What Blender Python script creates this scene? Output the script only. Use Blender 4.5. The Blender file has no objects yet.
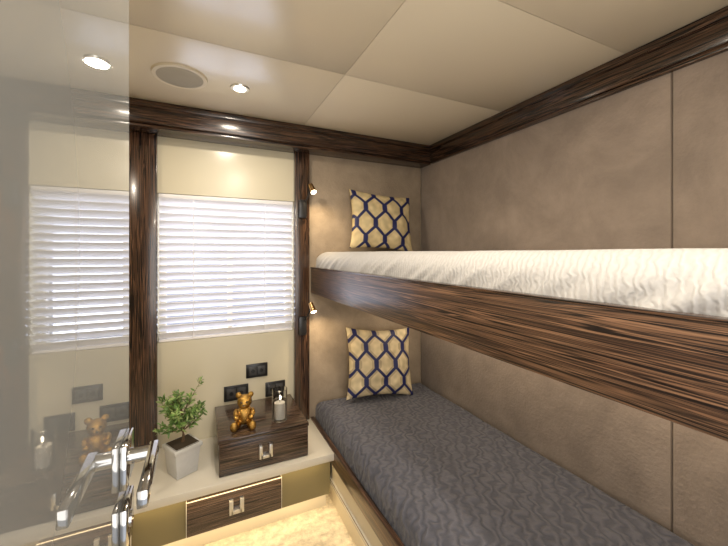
import bpy, bmesh, math, random
from mathutils import Vector, Matrix, noise
random.seed(7)
scene = bpy.context.scene
scene.view_settings.view_transform = 'Standard'

# ------------------------------------------------------------ materials
def newmat(name):
    m = bpy.data.materials.new(name); m.use_nodes = True
    nt = m.node_tree; b = nt.nodes['Principled BSDF']
    return m, nt, b
def simple(name, col, rough=0.5, metal=0.0, ior=1.5, coat=0.0, emis=None, es=0.0, bump=0.0, bscale=200, var=0.0, vscale=3, sheen=0.0, trans=0.0, vdist=0.6, bdist=.003):
    m, nt, b = newmat(name)
    b.inputs['Base Color'].default_value = (*col, 1)
    b.inputs['Roughness'].default_value = rough
    b.inputs['Metallic'].default_value = metal
    b.inputs['IOR'].default_value = ior
    b.inputs['Coat Weight'].default_value = coat
    b.inputs['Coat Roughness'].default_value = 0.04
    b.inputs['Sheen Weight'].default_value = sheen
    b.inputs['Transmission Weight'].default_value = trans
    if emis:
        b.inputs['Emission Color'].default_value = (*emis, 1)
        b.inputs['Emission Strength'].default_value = es
    tc = nt.nodes.new('ShaderNodeTexCoord')
    if var > 0:
        n = nt.nodes.new('ShaderNodeTexNoise'); n.inputs['Scale'].default_value = vscale
        n.inputs['Detail'].default_value = 8; n.inputs['Roughness'].default_value = 0.65
        n.inputs['Distortion'].default_value = vdist
        nt.links.new(tc.outputs['Object'], n.inputs['Vector'])
        r = nt.nodes.new('ShaderNodeValToRGB')
        r.color_ramp.elements[0].position = 0.35; r.color_ramp.elements[1].position = 0.66
        r.color_ramp.elements[0].color = (*[c*(1-var) for c in col], 1)
        r.color_ramp.elements[1].color = (*[min(1, c*(1+var)) for c in col], 1)
        nt.links.new(n.outputs['Fac'], r.inputs['Fac'])
        nt.links.new(r.outputs['Color'], b.inputs['Base Color'])
    if bump > 0:
        n = nt.nodes.new('ShaderNodeTexNoise'); n.inputs['Scale'].default_value = bscale
        n.inputs['Detail'].default_value = 3
        nt.links.new(tc.outputs['Object'], n.inputs['Vector'])
        bp = nt.nodes.new('ShaderNodeBump'); bp.inputs['Strength'].default_value = bump
        bp.inputs['Distance'].default_value = bdist
        nt.links.new(n.outputs['Fac'], bp.inputs['Height'])
        nt.links.new(bp.outputs['Normal'], b.inputs['Normal'])
    return m
def wood(name, axis, stops, across=22, along=0.9, rough=0.22, coat=0.25, gain=1.0):
    m, nt, b = newmat(name)
    tc = nt.nodes.new('ShaderNodeTexCoord')
    def streak(mult, detail, dist):
        mp = nt.nodes.new('ShaderNodeMapping')
        sc = [across*mult]*3; sc[axis] = along*mult**0.5
        mp.inputs['Scale'].default_value = sc
        nt.links.new(tc.outputs['Object'], mp.inputs['Vector'])
        n = nt.nodes.new('ShaderNodeTexNoise'); n.inputs['Scale'].default_value = 1.0
        n.inputs['Detail'].default_value = detail; n.inputs['Distortion'].default_value = dist
        nt.links.new(mp.outputs['Vector'], n.inputs['Vector'])
        return n
    a = streak(1.0, 2, 0.5); c = streak(4.5, 2, 0.3)
    mx = nt.nodes.new('ShaderNodeMix'); mx.data_type = 'FLOAT'
    mx.inputs[0].default_value = 0.62
    nt.links.new(a.outputs['Fac'], mx.inputs[2]); nt.links.new(c.outputs['Fac'], mx.inputs[3])
    r = nt.nodes.new('ShaderNodeValToRGB'); cr = r.color_ramp
    G=lambda c:(*[q*gain for q in c],1)
    cr.elements[0].position = stops[0][0]; cr.elements[0].color = G(stops[0][1])
    cr.elements[1].position = stops[-1][0]; cr.elements[1].color = G(stops[-1][1])
    for p, col in stops[1:-1]:
        e = cr.elements.new(p); e.color = G(col)
    nt.links.new(mx.outputs[0], r.inputs['Fac'])
    nt.links.new(r.outputs['Color'], b.inputs['Base Color'])
    b.inputs['Roughness'].default_value = rough
    b.inputs['Coat Weight'].default_value = coat; b.inputs['Coat Roughness'].default_value = 0.1
    return m
D=(0.009,0.005,0.004)
eb=[(0.38,D),(0.43,(0.13,0.066,0.036)),(0.455,D),(0.50,D),(0.52,(0.15,0.078,0.043)),(0.545,D),(0.59,(0.10,0.05,0.027)),(0.64,D)]
wood_x = wood('macassar_wood_x', 0, eb, across=24, gain=.85)
wood_y = wood('macassar_wood_y', 1, eb, across=24, gain=.85)
wood_z = wood('macassar_wood_z', 2, eb, across=28)
fascia_w = wood('fascia_wood', 1, [(0.37,(0.010,0.006,0.005)),(0.42,(0.24,0.125,0.068)),(0.445,(0.014,0.008,0.006)),(0.475,(0.12,0.06,0.033)),(0.49,(0.012,0.007,0.005)),(0.51,(0.014,0.008,0.006)),(0.53,(0.29,0.155,0.085)),(0.55,(0.014,0.008,0.006)),(0.59,(0.20,0.105,0.057)),(0.615,(0.014,0.008,0.006))], across=24, along=0.6, rough=.3, coat=.12, gain=.82)
drawer_w = wood('drawer_wood', 0, [(0.38,(0.014,0.009,0.007)),(0.43,(0.15,0.095,0.062)),(0.46,(0.02,0.013,0.01)),(0.50,(0.03,0.02,0.014)),(0.525,(0.19,0.12,0.08)),(0.55,(0.025,0.016,0.012)),(0.60,(0.12,0.075,0.05))], across=30, along=0.7, gain=.85)
cream_gloss = simple('cream_lacquer', (0.62,0.57,0.43), 0.22)
ceil_m = simple('ceiling_cream', (0.66,0.575,0.435), 0.25, coat=0.1)
seam_m = simple('seam_backing', (0.48,0.41,0.30), 0.7)  # darker backing that shows in the ceiling panel joints
wseam_m = simple('wall_seam_backing', (0.22,0.17,0.13), 0.8)  # base wall colour seen in the gap between suede panels
wall_m = simple('plain_wall', (0.6,0.54,0.42), 0.5)
suede = simple('suede_taupe', (0.30,0.237,0.188), 0.85, var=0.2, vscale=4.0, vdist=.3, bump=0.8, bscale=90, sheen=0.25)
suede_l = simple('suede_headboard', (0.35,0.275,0.195), 0.8, var=0.17, vscale=6, vdist=.3, bump=0.6, bscale=110, sheen=0.25)
door_m = simple('door_lacquer', (0.27,0.275,0.265), 0.015, metal=0.25, ior=3.0)
chrome = simple('chrome', (0.5,0.5,0.5), 0.07, metal=1.0)
steel = simple('brushed_steel', (0.72,0.71,0.68), 0.28, metal=1.0)
black = simple('black_plastic', (0.012,0.012,0.013), 0.3)
darkgrey = simple('dark_insert', (0.05,0.05,0.05), 0.4)
olive = simple('olive_lacquer', (0.18,0.15,0.075), 0.25)
shelf_m = simple('shelf_white', (0.64,0.60,0.51), 0.15, coat=0.3)
plinth_m = simple('plinth_cream', (0.58,0.52,0.40), 0.35)
floor_m = simple('cream_carpet', (0.62,0.54,0.40), 0.8, var=0.28, vscale=28, vdist=.1, bump=0.8, bscale=150)
white_blind = simple('blind_white', (0.85,0.84,0.86), 0.35)
glow = simple('lamp_glow', (1,0.9,0.7), 0.5, emis=(1,0.85,0.62), es=12)
speaker_m = simple('speaker_grille', (0.42,0.37,0.28), 0.6, bump=1.0, bscale=700)
speaker_r = simple('speaker_rim', (0.62,0.54,0.4), 0.4)
gold = simple('gold', (0.48,0.28,0.07), 0.22, metal=0.95, bump=0.6, bscale=300)
brass = simple('brass', (0.65,0.42,0.2), 0.25, metal=1.0)
wax = simple('wax', (0.9,0.86,0.76), 0.5)
pot_m = simple('pot_ceramic', (0.58,0.58,0.57), 0.45, var=0.05, vscale=20)
soil_m = simple('soil', (0.05,0.035,0.02), 0.9, bump=1, bscale=100)
bark = simple('bark', (0.14,0.085,0.045), 0.8, bump=1, bscale=120)
leaf_m = simple('leaf', (0.13,0.24,0.055), 0.5, var=0.45, vscale=18)
leaf_m2 = simple('leaf_light', (0.32,0.42,0.15), 0.5, var=0.3, vscale=18)
glass, nt, b = newmat('clear_glass')
b.inputs['Transmission Weight'].default_value = 1; b.inputs['Roughness'].default_value = 0
b.inputs['IOR'].default_value = 1.25
pane, nt, b = newmat('window_pane')
tr = nt.nodes.new('ShaderNodeBsdfTransparent'); mxs = nt.nodes.new('ShaderNodeMixShader')
tr.inputs['Color'].default_value = (0.72,0.74,0.80,1)
mxs.inputs[0].default_value = 0.08; b.inputs['Roughness'].default_value = 0.02
nt.links.new(tr.outputs[0], mxs.inputs[1]); nt.links.new(b.outputs[0], mxs.inputs[2])
nt.links.new(mxs.outputs[0], nt.nodes['Material Output'].inputs['Surface'])

def sheet(name, c0, c1, wscale, dist, bumpd, rot=55, nscale=90, namt=.5, strength=.7, dscale=2.2):
    m, nt, b = newmat(name)
    tc = nt.nodes.new('ShaderNodeTexCoord')
    mp = nt.nodes.new('ShaderNodeMapping'); mp.inputs['Rotation'].default_value = (0,0,math.radians(rot))
    nt.links.new(tc.outputs['Object'], mp.inputs['Vector'])
    w = nt.nodes.new('ShaderNodeTexWave'); w.inputs['Scale'].default_value = wscale
    w.inputs['Distortion'].default_value = dist; w.inputs['Detail'].default_value = 1
    w.inputs['Detail Scale'].default_value = dscale
    nt.links.new(mp.outputs['Vector'], w.inputs['Vector'])
    n = nt.nodes.new('ShaderNodeTexNoise'); n.inputs['Scale'].default_value = nscale
    nt.links.new(tc.outputs['Object'], n.inputs['Vector'])
    r = nt.nodes.new('ShaderNodeValToRGB')
    r.color_ramp.elements[0].color = (*c0,1); r.color_ramp.elements[1].color = (*c1,1)
    nt.links.new(w.outputs['Color'], r.inputs['Fac'])
    nt.links.new(r.outputs['Color'], b.inputs['Base Color'])
    ad = nt.nodes.new('ShaderNodeMath'); ad.operation = 'ADD'
    ml = nt.nodes.new('ShaderNodeMath'); ml.operation = 'MULTIPLY'; ml.inputs[1].default_value = namt
    nt.links.new(n.outputs['Fac'], ml.inputs[0])
    nt.links.new(w.outputs['Fac'], ad.inputs[0]); nt.links.new(ml.outputs[0], ad.inputs[1])
    bp = nt.nodes.new('ShaderNodeBump'); bp.inputs['Strength'].default_value = strength; bp.inputs['Distance'].default_value = bumpd
    nt.links.new(ad.outputs[0], bp.inputs['Height']); nt.links.new(bp.outputs['Normal'], b.inputs['Normal'])
    b.inputs['Roughness'].default_value = 0.8; b.inputs['Sheen Weight'].default_value = 0.15
    return m
sheet_grey = sheet('sheet_grey', (0.055,0.058,0.078), (0.098,0.099,0.123), 8.5, 8, 0.006, dscale=2.5, rot=35)
sheet_white = sheet('sheet_white', (0.47,0.46,0.45), (0.53,0.52,0.505), 24, 5, 0.0014, nscale=140, namt=.8, strength=.6, rot=75)
def pillow_mat(name):
    m, nt, b = newmat(name)
    a = nt.nodes.new('ShaderNodeAttribute'); a.attribute_name = 'Col'
    nt.links.new(a.outputs['Color'], b.inputs['Base Color'])
    tc = nt.nodes.new('ShaderNodeTexCoord')
    n = nt.nodes.new('ShaderNodeTexNoise'); n.inputs['Scale'].default_value = 300
    nt.links.new(tc.outputs['Object'], n.inputs['Vector'])
    bp = nt.nodes.new('ShaderNodeBump'); bp.inputs['Strength'].default_value = 0.3; bp.inputs['Distance'].default_value = 0.002
    nt.links.new(n.outputs['Fac'], bp.inputs['Height']); nt.links.new(bp.outputs['Normal'], b.inputs['Normal'])
    b.inputs['Roughness'].default_value = 0.6; b.inputs['Sheen Weight'].default_value = 0.0
    return m
pillow_m = pillow_mat('pillow_fabric')

# ------------------------------------------------------------ builder
class B:
    def __init__(s, name):
        s.name = name; s.bm = bmesh.new(); s.mats = []
    def mi(s, m):
        if m not in s.mats: s.mats.append(m)
        return s.mats.index(m)
    def faces_of(s, verts, m):
        fs = set()
        for v in verts:
            for f in v.link_faces: fs.add(f)
        i = s.mi(m)
        for f in fs: f.material_index = i
        return fs
    def box(s, x0,x1,y0,y1,z0,z1, m, bev=0.0, M=None, seg=2, taper=None):
        r = bmesh.ops.create_cube(s.bm, size=1.0); vs = r['verts']
        c = Vector(((x0+x1)/2,(y0+y1)/2,(z0+z1)/2)); d = (x1-x0,y1-y0,z1-z0)
        for v in vs:
            k = 1.0
            if taper and v.co.z < 0: k = taper
            v.co = Vector((v.co.x*d[0]*k, v.co.y*d[1]*k, v.co.z*d[2]))
            if M is not None: v.co = M @ v.co
            v.co += c
        s.faces_of(vs, m)
        if bev > 0:
            es = set(e for v in vs for e in v.link_edges)
            bmesh.ops.bevel(s.bm, geom=list(es), offset=bev, segments=seg, affect='EDGES', profile=0.5)
    def cyl(s, p0, p1, r0, m, r1=None, seg=28, cap=True):
        p0 = Vector(p0); p1 = Vector(p1); r1 = r0 if r1 is None else r1
        d = p1-p0
        M = Matrix.Translation((p0+p1)/2) @ d.to_track_quat('Z','Y').to_matrix().to_4x4()
        r = bmesh.ops.create_cone(s.bm, cap_ends=cap, segments=seg, radius1=r0, radius2=r1, depth=d.length, matrix=M)
        s.faces_of(r['verts'], m)
    def sph(s, c, r, m, rot=None, seg=20):
        if not hasattr(r,'__len__'): r = (r,r,r)
        M = Matrix.Translation(c)
        if rot is not None: M = M @ rot.to_4x4()
        M = M @ Matrix.Diagonal((*r,1))
        o = bmesh.ops.create_uvsphere(s.bm, u_segments=seg, v_segments=max(8,seg*2//3), radius=1, matrix=M)
        s.faces_of(o['verts'], m)
    def tube(s, pts, rad, m, seg=10):
        pts = [Vector(p) for p in pts]
        if not hasattr(rad,'__len__'): rad = [rad]*len(pts)
        rings = []; i = s.mi(m)
        for k,p in enumerate(pts):
            t = (pts[min(k+1,len(pts)-1)]-pts[max(k-1,0)]).normalized()
            q = t.to_track_quat('Z','Y')
            rings.append([s.bm.verts.new(p + q @ Vector((math.cos(a)*rad[k], math.sin(a)*rad[k],0)))
                          for a in [2*math.pi*j/seg for j in range(seg)]])
        for a,b2 in zip(rings[:-1], rings[1:]):
            for j in range(seg):
                f = s.bm.faces.new((a[j],a[(j+1)%seg],b2[(j+1)%seg],b2[j])); f.material_index = i
        for rg,rev in ((rings[0],True),(rings[-1],False)):
            f = s.bm.faces.new(rg[::-1] if rev else rg); f.material_index = i
    def done(s, ang=35, parent=None, recalc=True):
        if recalc: bmesh.ops.recalc_face_normals(s.bm, faces=s.bm.faces)
        me = bpy.data.meshes.new(s.name)
        s.bm.to_mesh(me); s.bm.free()
        for m in s.mats: me.materials.append(m)
        for p in me.polygons: p.use_smooth = True
        me.set_sharp_from_angle(angle=math.radians(ang))
        o = bpy.data.objects.new(s.name, me); scene.collection.objects.link(o)
        if parent is not None: o.parent = parent; o.matrix_parent_inverse = Matrix.Translation(-parent.location)
        return o
def empty(name, loc):
    e = bpy.data.objects.new(name, None); e.empty_display_size = 0.1; e.location = loc
    scene.collection.objects.link(e); return e

CE = 1.995
XR = 1.37
YB = 2.0
YR = -0.40; XL = -1.0
WX0, WX1, WZ0, WZ1 = -0.19, 0.492, 0.850, 1.60

# ------------------------------------------------------------ shell
b_=B('floor'); b_.box(XL-.1,XR+.15,YR-.1,YB+.14,-.1,0,floor_m); b_.done()
b_=B('ceiling'); b_.box(XL-.1,XR+.15,YR-.1,YB+.14,CE+.002,CE+.08,seam_m)
xs=[XL-.1,-.35,.511,XR+.15]; ys=[YR-.1,.15,.705,1.257,YB+.14]; g=.0009
for i in range(3):
    for j in range(4):
        b_.box(xs[i]+g,xs[i+1]-g,ys[j]+g,ys[j+1]-g,CE,CE+.012,ceil_m,bev=.0008)
b_.done()
b_=B('wall_back')
b_.box(XL-.1,WX0,YB,YB+.14,0,CE,cream_gloss); b_.box(WX1,XR+.15,YB,YB+.14,0,CE,cream_gloss)
b_.box(WX0,WX1,YB,YB+.14,0,WZ0,cream_gloss); b_.box(WX0,WX1,YB,YB+.14,WZ1,CE,cream_gloss)
b_.done()
b_=B('wall_right')
b_.box(XR+.012,XR+.15,YR,YB,0,CE,wseam_m)
for y0,y1 in ((YR,.584),(.586,YB-.015)):
    b_.box(XR,XR+.014,y0,y1,0,CE,suede,bev=.003)
b_.done()
b_=B('wall_left'); b_.box(XL-.1,XL,YR,YB,0,CE,wall_m); b_.done()
b_=B('wall_rear')
b_.box(XL-.1,-.15,YR-.1,YR,0,CE,wall_m); b_.box(.62,XR+.15,YR-.1,YR,0,CE,wall_m); b_.box(-.15,.62,YR-.1,YR,1.985,CE,wall_m)
b_.done()
b_=B('trim_headboard'); b_.box(.580,XR-.001,YB-.015,YB,0,1.885,suede_l,bev=.003); b_.done()
b_=B('trim_crown_back')
b_.box(XL,XR,1.85,YB,1.895,CE,wood_x,bev=.003); b_.box(XL,XR,1.872,YB,1.88,1.896,wood_x,bev=.002)
b_.box(XL,XR,1.842,1.86,1.965,CE-.001,wood_x,bev=.002)
b_.done()
b_=B('trim_crown_right')
b_.box(1.345,XR+.001,YR,1.85,1.895,CE,wood_y,bev=.003); b_.box(1.352,XR+.001,YR,1.85,1.88,1.896,wood_y,bev=.002)
b_.box(1.337,1.35,YR,1.842,1.965,CE-.001,wood_y,bev=.002)
b_.done()
b_=B('trim_post_left'); b_.box(-.315,-.19,1.965,YB,.33,1.88,wood_z,bev=.003); b_.done()
b_=B('trim_post_right'); b_.box(.492,.578,1.965,YB,.33,1.88,wood_z,bev=.003); b_.done()

# ------------------------------------------------------------ window + blinds
b_=B('window_1')
fy0,fy1=YB+.085,YB+.12
b_.box(WX0,WX1,fy0,fy1,WZ0,WZ0+.03,plinth_m); b_.box(WX0,WX1,fy0,fy1,WZ1-.03,WZ1,plinth_m)
b_.box(WX0,WX0+.03,fy0,fy1,WZ0,WZ1,plinth_m); b_.box(WX1-.03,WX1,fy0,fy1,WZ0,WZ1,plinth_m)
b_.box(.14,.165,fy0,fy1,WZ0,WZ1,plinth_m)
b_.box(WX0+.03,WX1-.03,YB+.1,YB+.104,WZ0+.03,WZ1-.03,pane)
b_.done()
b_=B('window_blind')
n=19; z0=WZ0+.03; z1=WZ1-.040
b_.box(WX0+.002,WX1-.002,YB+.004,YB+.05,WZ1-.024,WZ1-.001,white_blind,bev=.003)
for i in range(n):
    z=z0+(z1-z0)*i/(n-1)
    M=Matrix.Rotation(math.radians(-50),3,'X')
    b_.box(WX0+.003,WX1-.003,YB+.024-.022,YB+.024+.022,z-.0017,z+.0017,white_blind,bev=.001,M=M,seg=1)
b_.box(WX0+.003,WX1-.003,YB+.01,YB+.046,WZ0+.001,WZ0+.012,white_blind,bev=.003)
for x in (-.03,.33):
    b_.box(x-.002,x+.002,YB+.0015,YB+.0025,WZ0+.01,WZ1-.024,white_blind)
b_.done()

# ------------------------------------------------------------ outlets
def outlet(x,z,w,h,n2):
    b_=B('power_outlet')
    b_.box(x-w/2,x+w/2,YB-.008,YB+.001,z-h/2,z+h/2,black,bev=.002)
    k=(w-.024)/n2
    for i in range(n2):
        xa=x-w/2+.012+i*k
        b_.box(xa+.002,xa+k-.002,YB-.0105,YB-.007,z-h/2+.014,z+h/2-.014,darkgrey,bev=.001)
        b_.cyl((xa+k/2,YB-.0125,z),(xa+k/2,YB-.009,z),.011,black,seg=20)
    b_.done()
outlet(.286,.649,.115,.075,2); outlet(.178,.543,.125,.08,2); outlet(.387,.532,.11,.08,2)

# ------------------------------------------------------------ cabinet with shelf
def uhandle(b_,x,y,z):
    w=.060;h=.060;t=.016
    b_.box(x-w/2,x-w/2+t,y-.014,y,z-h/2,z+h/2,steel,bev=.001)
    b_.box(x+w/2-t,x+w/2,y-.014,y,z-h/2,z+h/2,steel,bev=.001)
    b_.box(x-w/2+t*.5,x+w/2-t*.5,y-.014,y,z-h/2,z-h/2+t,steel,bev=.001)
b_=B('cabinet_shelf')
b_.box(XL,.588,1.58,YB,.295,.33,shelf_m,bev=.003)
b_.box(XL,.588,1.64,YB,.10,.295,olive)
b_.box(XL,.588,1.70,YB,0,.10,plinth_m)
b_.box(-.053,.344,1.615,1.645,.115,.262,drawer_w,bev=.003)
b_.box(-.64,-.243,1.615,1.645,.115,.262,drawer_w,bev=.003)
uhandle(b_,.145,1.6155,.195); uhandle(b_,-.44,1.6155,.195)
b_.done()
b_=B('drawer_box')
b_.box(.078,.464,1.635,YB-.012,.3305,.478,wood_x)
b_.box(.070,.471,1.612,YB-.012,.474,.490,drawer_w,bev=.003)
b_.box(.074,.468,1.615,1.637,.332,.4725,drawer_w,bev=.003)
uhandle(b_,.270,1.6155,.405)
b_.done()

# ------------------------------------------------------------ bunks
def slab(name,x0,x1,y0,y1,z0,z1,r,mat,amp,fr,seedv,dish=0,fold=0):
    N=300; prof=[]
    def arc(cx,cz,a0,a1,k=10):
        for i in range(k+1):
            a=a0+(a1-a0)*i/k; prof.append((cx+r*math.cos(a),cz+r*math.sin(a)))
    for i in range(10): prof.append((x0,z0+(z1-r-z0)*i/10))
    arc(x0+r,z1-r,math.pi,math.pi/2)
    for i in range(1,70): prof.append((x0+r+(x1-x0-2*r)*i/70,z1))
    arc(x1-r,z1-r,math.pi/2,0)
    for i in range(1,5): prof.append((x1,z1-r-(z1-r-z0)*i/4))
    bm=bmesh.new(); rows=[]
    for j in range(N+1):
        y=y0+(y1-y0)*j/N; e=min(y-y0,y1-y); k=0
        if e<r: k=r-math.sqrt(max(0,r*r-(r-e)**2))
        row=[]
        for (x,z) in prof:
            zz=min(z,z1-k) if k>0 else z
            p=Vector((x*fr,y*fr*1.1,z*fr+seedv))
            d=noise.noise(p)*.6+noise.noise(p*2.3)*.2
            f=max(0,min(1,(z-z0-.01)/.04))
            left=x<(x0+x1)/2 and z<z1-.001
            if left:
                x=x-d*amp*f
                if fold:
                    q=noise.noise(Vector(((y+z*1.6)*16,seedv,z*3)))
                    x-=fold*max(0,abs(q)*2-.25)*max(0,math.sin(math.pi*min(1,(z-z0)/(z1-z0))))
            zz+=d*amp*f
            tt=(x-x0)/(x1-x0)
            if dish and z>=z1-.002: zz-=dish*math.sin(math.pi*max(0,min(1,tt)))
            row.append(bm.verts.new((x,y,zz)))
        rows.append(row)
    for a,b2 in zip(rows[:-1],rows[1:]):
        for i in range(len(prof)-1): bm.faces.new((a[i],b2[i],b2[i+1],a[i+1]))
    bm.faces.new(rows[0]); bm.faces.new(rows[-1][::-1])
    bmesh.ops.recalc_face_normals(bm,faces=bm.faces)
    me=bpy.data.meshes.new(name); bm.to_mesh(me); bm.free()
    for p in me.polygons: p.use_smooth=True
    me.set_sharp_from_angle(angle=math.radians(60))
    me.materials.append(mat)
    o=bpy.data.objects.new(name,me); scene.collection.objects.link(o); return o

BY0=-.02; BY1=1.984
def par(o,bed):
    o.parent=bed; o.matrix_parent_inverse=Matrix.Translation(-bed.location); return o
bed=empty('bunk_bed',(1.0,1.0,1.07))
b_=B('frame')
b_.box(.590,.612,BY0,BY1,1.065,1.212,fascia_w,bev=.004)
b_.box(.588,.616,BY0,BY1,1.2115,1.217,wood_y,bev=.001)
b_.box(.612,XR-.002,BY0,BY1,1.075,1.14,plinth_m)
b_.box(.612,XR-.002,BY0,BY0+.02,1.075,1.21,wood_x)
par(b_.done(),bed)
par(slab('mattress',.622,XR-.006,BY0+.022,BY1-.004,1.141,1.306,.06,sheet_white,.005,4,3.1,fold=.010),bed)
bed=empty('bunk_bed',(1.0,1.0,0))
b_=B('frame')
b_.box(.588,.612,BY0,BY1,.255,.335,fascia_w,bev=.004)
b_.box(.600,XR-.002,BY0,BY1,.13,.30,plinth_m,bev=.002)
b_.box(.590,.602,BY0,BY1,.145,.165,shelf_m,bev=.002)
b_.box(.625,XR-.002,BY0,BY1,0,.135,plinth_m)
par(b_.done(),bed)
par(slab('mattress',.618,XR-.006,BY0+.02,BY1-.004,.301,.430,.05,sheet_grey,.006,5,9.4),bed)

# ------------------------------------------------------------ pillows
def pillow(name,w,h,T,loc,rx,ry,rz,cream,navy,shade,ph):
    n=170; bm=bmesh.new(); cl=bm.verts.layers.float_color.new('Col'); grids=[]
    def tri(t):
        t=t%1.0; return 1-4*abs(t-.5)
    W=.125; H=.20
    for side in (1,-1):
        g=[]
        for i in range(n+1):
            row=[]
            for j in range(n+1):
                u=-1+2*i/n; v=-1+2*j/n
                if side==-1 and (i in(0,n) or j in(0,n)): row.append(grids[0][i][j]); continue
                px=u*w/2*(1-.10*(1-v*v)*abs(u)**2 ); pz=v*h/2*(1-.10*(1-u*u)*abs(v)**2)
                th=T*(max(0,(1-u**2)*(1-v**2)))**.42
                th+= .007*noise.noise(Vector((u*2.5,v*2.5,side*4+ph)))*((1-u*u)*(1-v*v))**.3*2
                ve=bm.verts.new((px,-side*th,pz))
                X=(u*w/2)/W+ph; Y=(v*h/2)/H+ph*.6
                c=max(-1,min(1,1.55*tri(Y)))*.27
                d1=abs(((X-c)+.5)%1-.5); d2=abs(((X-.5+c)+.5)%1-.5)
                d=min(d1,d2)
                lw=.10
                k=max(0,min(1,(lw+.02-d)/.03))
                nz=.88+.24*noise.noise(Vector((u*7,v*7,ph)))
                base=[cream[q]*nz for q in range(3)]
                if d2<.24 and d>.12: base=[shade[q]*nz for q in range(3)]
                col=[base[q]*(1-k)+navy[q]*k for q in range(3)]
                ve[cl]=(*col,1); row.append(ve)
            g.append(row)
        grids.append(g)
        for i in range(n):
            for j in range(n):
                q=(g[i][j],g[i+1][j],g[i+1][j+1],g[i][j+1])
                bm.faces.new(q if side==1 else q[::-1])
    me=bpy.data.meshes.new(name); bm.to_mesh(me); bm.free()
    for p in me.polygons: p.use_smooth=True
    me.materials.append(pillow_m)
    o=bpy.data.objects.new(name,me); scene.collection.objects.link(o)
    o.location=loc; o.rotation_euler=(math.radians(rx),math.radians(ry),math.radians(rz)); return o
NV=(.006,.010,.085)
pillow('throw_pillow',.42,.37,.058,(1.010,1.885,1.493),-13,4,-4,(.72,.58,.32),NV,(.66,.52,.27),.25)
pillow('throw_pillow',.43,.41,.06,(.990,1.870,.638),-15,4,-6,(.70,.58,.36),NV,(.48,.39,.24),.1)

# ------------------------------------------------------------ door
dx=-.092; dye=.595; door=empty('door_1',(dx-.02,.1,0))
b_=B('door_panel'); b_.box(dx-.04,dx,YR+.03,dye,.012,1.965,door_m,bev=.001,seg=1); b_.done(parent=door)
b_=B('lever_handle')
ry_=.553
b_.box(dx,dx+.008,ry_-.028,ry_+.028,.999,1.055,chrome,bev=.0015)
b_.box(dx,dx+.008,ry_-.028,ry_+.028,.918,.974,chrome,bev=.0015)
b_.cyl((dx+.008,ry_,1.029),(dx+.036,ry_,1.029),.010,chrome)
b_.box(dx+.029,dx+.040,ry_-.105,ry_+.011,1.019,1.039,chrome,bev=.002)
b_.cyl((dx+.008,ry_,.946),(dx+.0105,ry_,.946),.010,chrome)
b_.done(parent=door)
b_=B('hinges')
for z in (.25,1.0,1.75): b_.cyl((dx-.045,YR+.028,z-.04),(dx-.045,YR+.028,z+.04),.008,steel)
b_.done(parent=door)

# ------------------------------------------------------------ ceiling fixtures
b_=B('ceiling_speaker')
c=Vector((-.07,1.54,0))
b_.cyl((c.x,c.y,CE-.008),(c.x,c.y,CE+.001),.096,speaker_r,r1=.099,seg=56)
b_.cyl((c.x,c.y,CE-.010),(c.x,c.y,CE-.0075),.078,speaker_m,r1=.084,seg=56)
b_.done()
def downlight(x,y,e):
    b_=B('recessed_downlight')
    b_.cyl((x,y,CE-.005),(x,y,CE+.001),.036,steel,r1=.039,seg=36)
    b_.cyl((x,y,CE-.007),(x,y,CE-.0045),.024,glow,seg=28)
    b_.done()
    l=bpy.data.lights.new('downlight_lamp','AREA'); l.shape='DISK'; l.size=.07; l.energy=e; l.color=(1,.88,.72)
    o=bpy.data.objects.new('downlight_lamp',l); o.location=(x,y,CE-.012); scene.collection.objects.link(o)
downlight(.152,1.544,5); downlight(.30,.62,7.5); downlight(.30,-.12,7); downlight(-.62,1.1,6)  # first is the visible fixture; the rest are unseen, added as fill

# ------------------------------------------------------------ reading lamps
def readlamp(z):
    b_=B('reading_lamp'); x=.532; y=1.965
    b_.box(x-.022,x+.022,y-.026,y,z-.055,z+.05,black,bev=.004)
    pts=[]
    for i in range(15):
        a=i/14; pts.append((x+.012+.024*a, y-.02-.05*math.sin(a*math.pi*.6), z+.03+.09*a))
    b_.tube(pts,.0045,black,8)
    p=Vector(pts[-1]); d=Vector((.15,-.5,-.75)).normalized()
    b_.cyl(p-d*.012,p+d*.042,.014,brass,r1=.018,seg=20)
    b_.cyl(p+d*.041,p+d*.044,.0155,glow,seg=20)
    b_.done()
    l=bpy.data.lights.new('reading_lamp_bulb','SPOT'); l.energy=3.6; l.spot_size=math.radians(130); l.spot_blend=1; l.shadow_soft_size=.012; l.color=(1,.76,.46)
    o=bpy.data.objects.new('reading_lamp_bulb',l); o.location=p+d*.055; o.rotation_euler=Vector((.3,.15,-1)).to_track_quat('-Z','Y').to_euler(); scene.collection.objects.link(o)
readlamp(1.555); readlamp(.885)

# ------------------------------------------------------------ teddy figurine
R=Matrix.Rotation(math.radians(-12),3,'Z'); base=Vector((.190,1.715,.490))
b_=B('teddy_bear_figurine')
def P(x,y,z): return R@Vector((x,y,z))
b_.sph(P(0,0,.050),(.037,.032,.046),gold)
b_.sph(P(0,-.006,.116),(.034,.031,.032),gold)
for s in (-1,1):
    b_.sph(P(s*.027,0,.144),(.014,.008,.014),gold)
    b_.sph(P(s*.036,-.018,.066),(.013,.026,.014),gold,rot=R@Matrix.Rotation(math.radians(30),3,'X'))
    b_.sph(P(s*.032,-.042,.056),.0125,gold)
    b_.sph(P(s*.030,-.032,.020),(.018,.034,.019),gold,rot=R@Matrix.Rotation(math.radians(s*14),3,'Z'))
    b_.sph(P(s*.040,-.062,.024),(.017,.010,.023),gold)
b_.sph(P(0,-.034,.108),(.016,.014,.013),gold)
bear=b_.done(ang=180); bear.location=base
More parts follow.
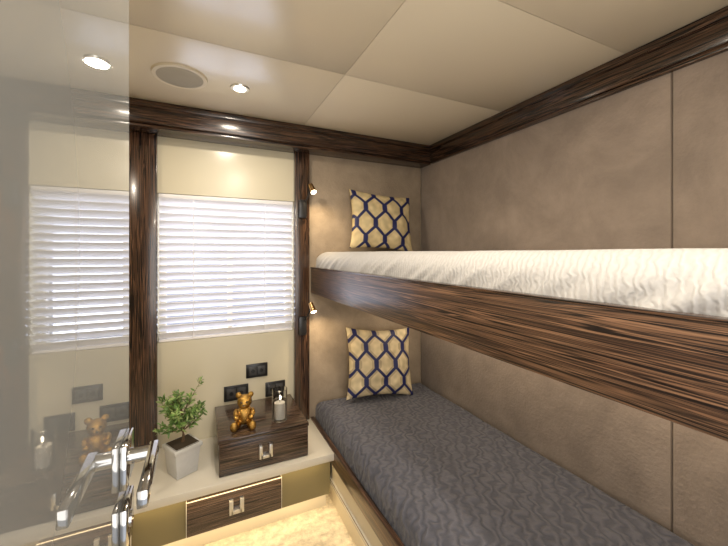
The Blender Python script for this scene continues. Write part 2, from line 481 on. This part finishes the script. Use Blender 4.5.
md=bear.modifiers.new('r','REMESH'); md.mode='VOXEL'; md.voxel_size=.0022; md.use_smooth_shade=True
md=bear.modifiers.new('s','SMOOTH'); md.iterations=4
b_=B('eyes_and_nose')
for s in (-1,1): b_.sph(base+P(s*.012,-.0345,.122),.0038,black,seg=12)
b_.sph(base+P(0,-.048,.112),(.005,.003,.004),black,seg=12)
o=b_.done(parent=None); o.parent=bear; o.matrix_parent_inverse=Matrix.Translation(-base)

# ------------------------------------------------------------ candle
b_=B('candle_jar'); x,y=.350,1.70; z=.4905
prof=[(0.0,0),(.034,0),(.036,.004),(.036,.150),(.0335,.150),(.0335,.008),(0,.008)]
seg=40; rings=[]
for r_,h_ in prof:
    rings.append([b_.bm.verts.new((x+max(r_,.0002)*math.cos(2*math.pi*k/seg),y+max(r_,.0002)*math.sin(2*math.pi*k/seg),z+h_)) for k in range(seg)])
gi=b_.mi(glass)
for a,c2 in zip(rings[:-1],rings[1:]):
    for k in range(seg):
        f=b_.bm.faces.new((a[k],a[(k+1)%seg],c2[(k+1)%seg],c2[k])); f.material_index=gi
jar=b_.done(recalc=True)
b_=B('candle_wax'); b_.cyl((x,y,z+.009),(x,y,z+.085),.025,wax,seg=32)
b_.tube([(x,y,z+.084),(x+.001,y,z+.092),(x+.003,y,z+.097)],.0012,black,6); b_.sph((x+.003,y,z+.108),(.004,.004,.011),glow,seg=12)
o=b_.done(); o.parent=jar

# ------------------------------------------------------------ plant
px,py,pz=-.070,1.735,.3305
plant=empty('potted_plant',(px,py,pz))
M=Matrix.Rotation(math.radians(28),3,'Z')
b_=B('pot')
b_.box(px-.056,px+.056,py-.056,py+.056,pz,pz+.125,pot_m,bev=.004,M=M,taper=.80)
b_.box(px-.061,px+.061,py-.061,py+.061,pz+.112,pz+.128,pot_m,bev=.003,M=M)
b_.box(px-.05,px+.05,py-.05,py+.05,pz+.126,pz+.131,soil_m,bev=.001,M=M)
b_.done(parent=plant)
b_=B('trunk_and_branches')
base=Vector((px,py,pz+.125)); tips=[]
trunk=[base+Vector((.004*math.sin(i*.9),.003*math.cos(i*1.3),.019*i)) for i in range(8)]
b_.tube(trunk,[.0065-.0004*i for i in range(8)],bark,8)
for k in range(34):
    st=trunk[random.randint(3,7)]; a=random.uniform(0,2*math.pi); el=random.uniform(.1,1.35)
    L=random.uniform(.07,.15)
    d=Vector((math.cos(a)*math.cos(el)*.9,math.sin(a)*math.cos(el)*.9,math.sin(el)))
    pts=[]
    for i in range(7):
        t=i/6; pts.append(st+d*L*t+Vector((0,0,.018*t*t))+Vector((noise.noise(Vector((k,i*.5,0))),noise.noise(Vector((k,i*.5,5))),0))*.008*t)
    b_.tube(pts,[.0022*(1-.7*i/6) for i in range(7)],bark,5)
    tips.append(pts)
b_.done(parent=plant)
b_=B('leaves'); i1=b_.mi(leaf_m); i2=b_.mi(leaf_m2)
for pts in tips:
    for q in range(36):
        t=random.uniform(.25,1.0)*6; i=min(5,int(t)); p=pts[i].lerp(pts[i+1],t-i)
        ax=(pts[i+1]-pts[i]).normalized()
        d=(ax*random.uniform(.2,1)+Vector((random.gauss(0,1),random.gauss(0,1),random.gauss(0,.7))).normalized()*.9).normalized()
        L=random.uniform(.018,.032); w=L*.16
        s_=d.cross(Vector((random.gauss(0,1),random.gauss(0,1),random.gauss(0,1)))).normalized(); nn=d.cross(s_)
        v=[b_.bm.verts.new(p+d*L*a+s_*w*c+nn*h) for a,c,h in ((0,0,0),(.35,1,.001),(.75,.75,.0),(1,0,-.002),(.75,-.75,0),(.35,-1,.001))]
        f=b_.bm.faces.new(v); f.material_index=i1 if random.random()<.6 else i2
b_.done(parent=plant,recalc=False)

# ------------------------------------------------------------ lights
def area(name,loc,rot,sx,sy,e,col=(1,.86,.68)):
    l=bpy.data.lights.new(name,'AREA'); l.shape='RECTANGLE'; l.size=sx; l.size_y=sy; l.energy=e; l.color=col
    o=bpy.data.objects.new(name,l); o.location=loc; o.rotation_euler=[math.radians(a) for a in rot]; scene.collection.objects.link(o)
area('led_strip_shelf',(.1,1.60,.288),(0,0,0),.9,.02,.9,(1,.76,.44))
area('led_strip_toekick',(.1,1.66,.095),(0,0,0),.9,.03,.8,(1,.76,.44))
area('led_strip_bed',(.612,.9,.128),(0,0,0),.02,1.9,.8,(1,.76,.44))
area('led_strip_bunk',(1.2,.95,1.068),(0,0,0),.03,1.8,5.0,(1,.82,.60))
area('corridor_fill',(.25,YR-.05,1.2),(90,0,0),.7,1.4,11,(1,.93,.84))  # added area lamp in the doorway behind the camera, soft fill
area('window_daylight',(.15,YB+.3,1.25),(-90,0,0),.7,.8,20,(.92,.95,1))

w=bpy.data.worlds.new('world'); scene.world=w; w.use_nodes=True
bg=w.node_tree.nodes['Background']; bg.inputs['Color'].default_value=(.9,.93,1,1); bg.inputs['Strength'].default_value=1.05

cam=bpy.data.cameras.new('camera'); co=bpy.data.objects.new('camera',cam); scene.collection.objects.link(co)
co.location=(0,0,1.3); co.rotation_euler=(math.radians(90),0,math.radians(-25.3))
cam.sensor_width=36; cam.lens=17.16; cam.shift_y=-.0275; cam.clip_start=.01
scene.camera=co
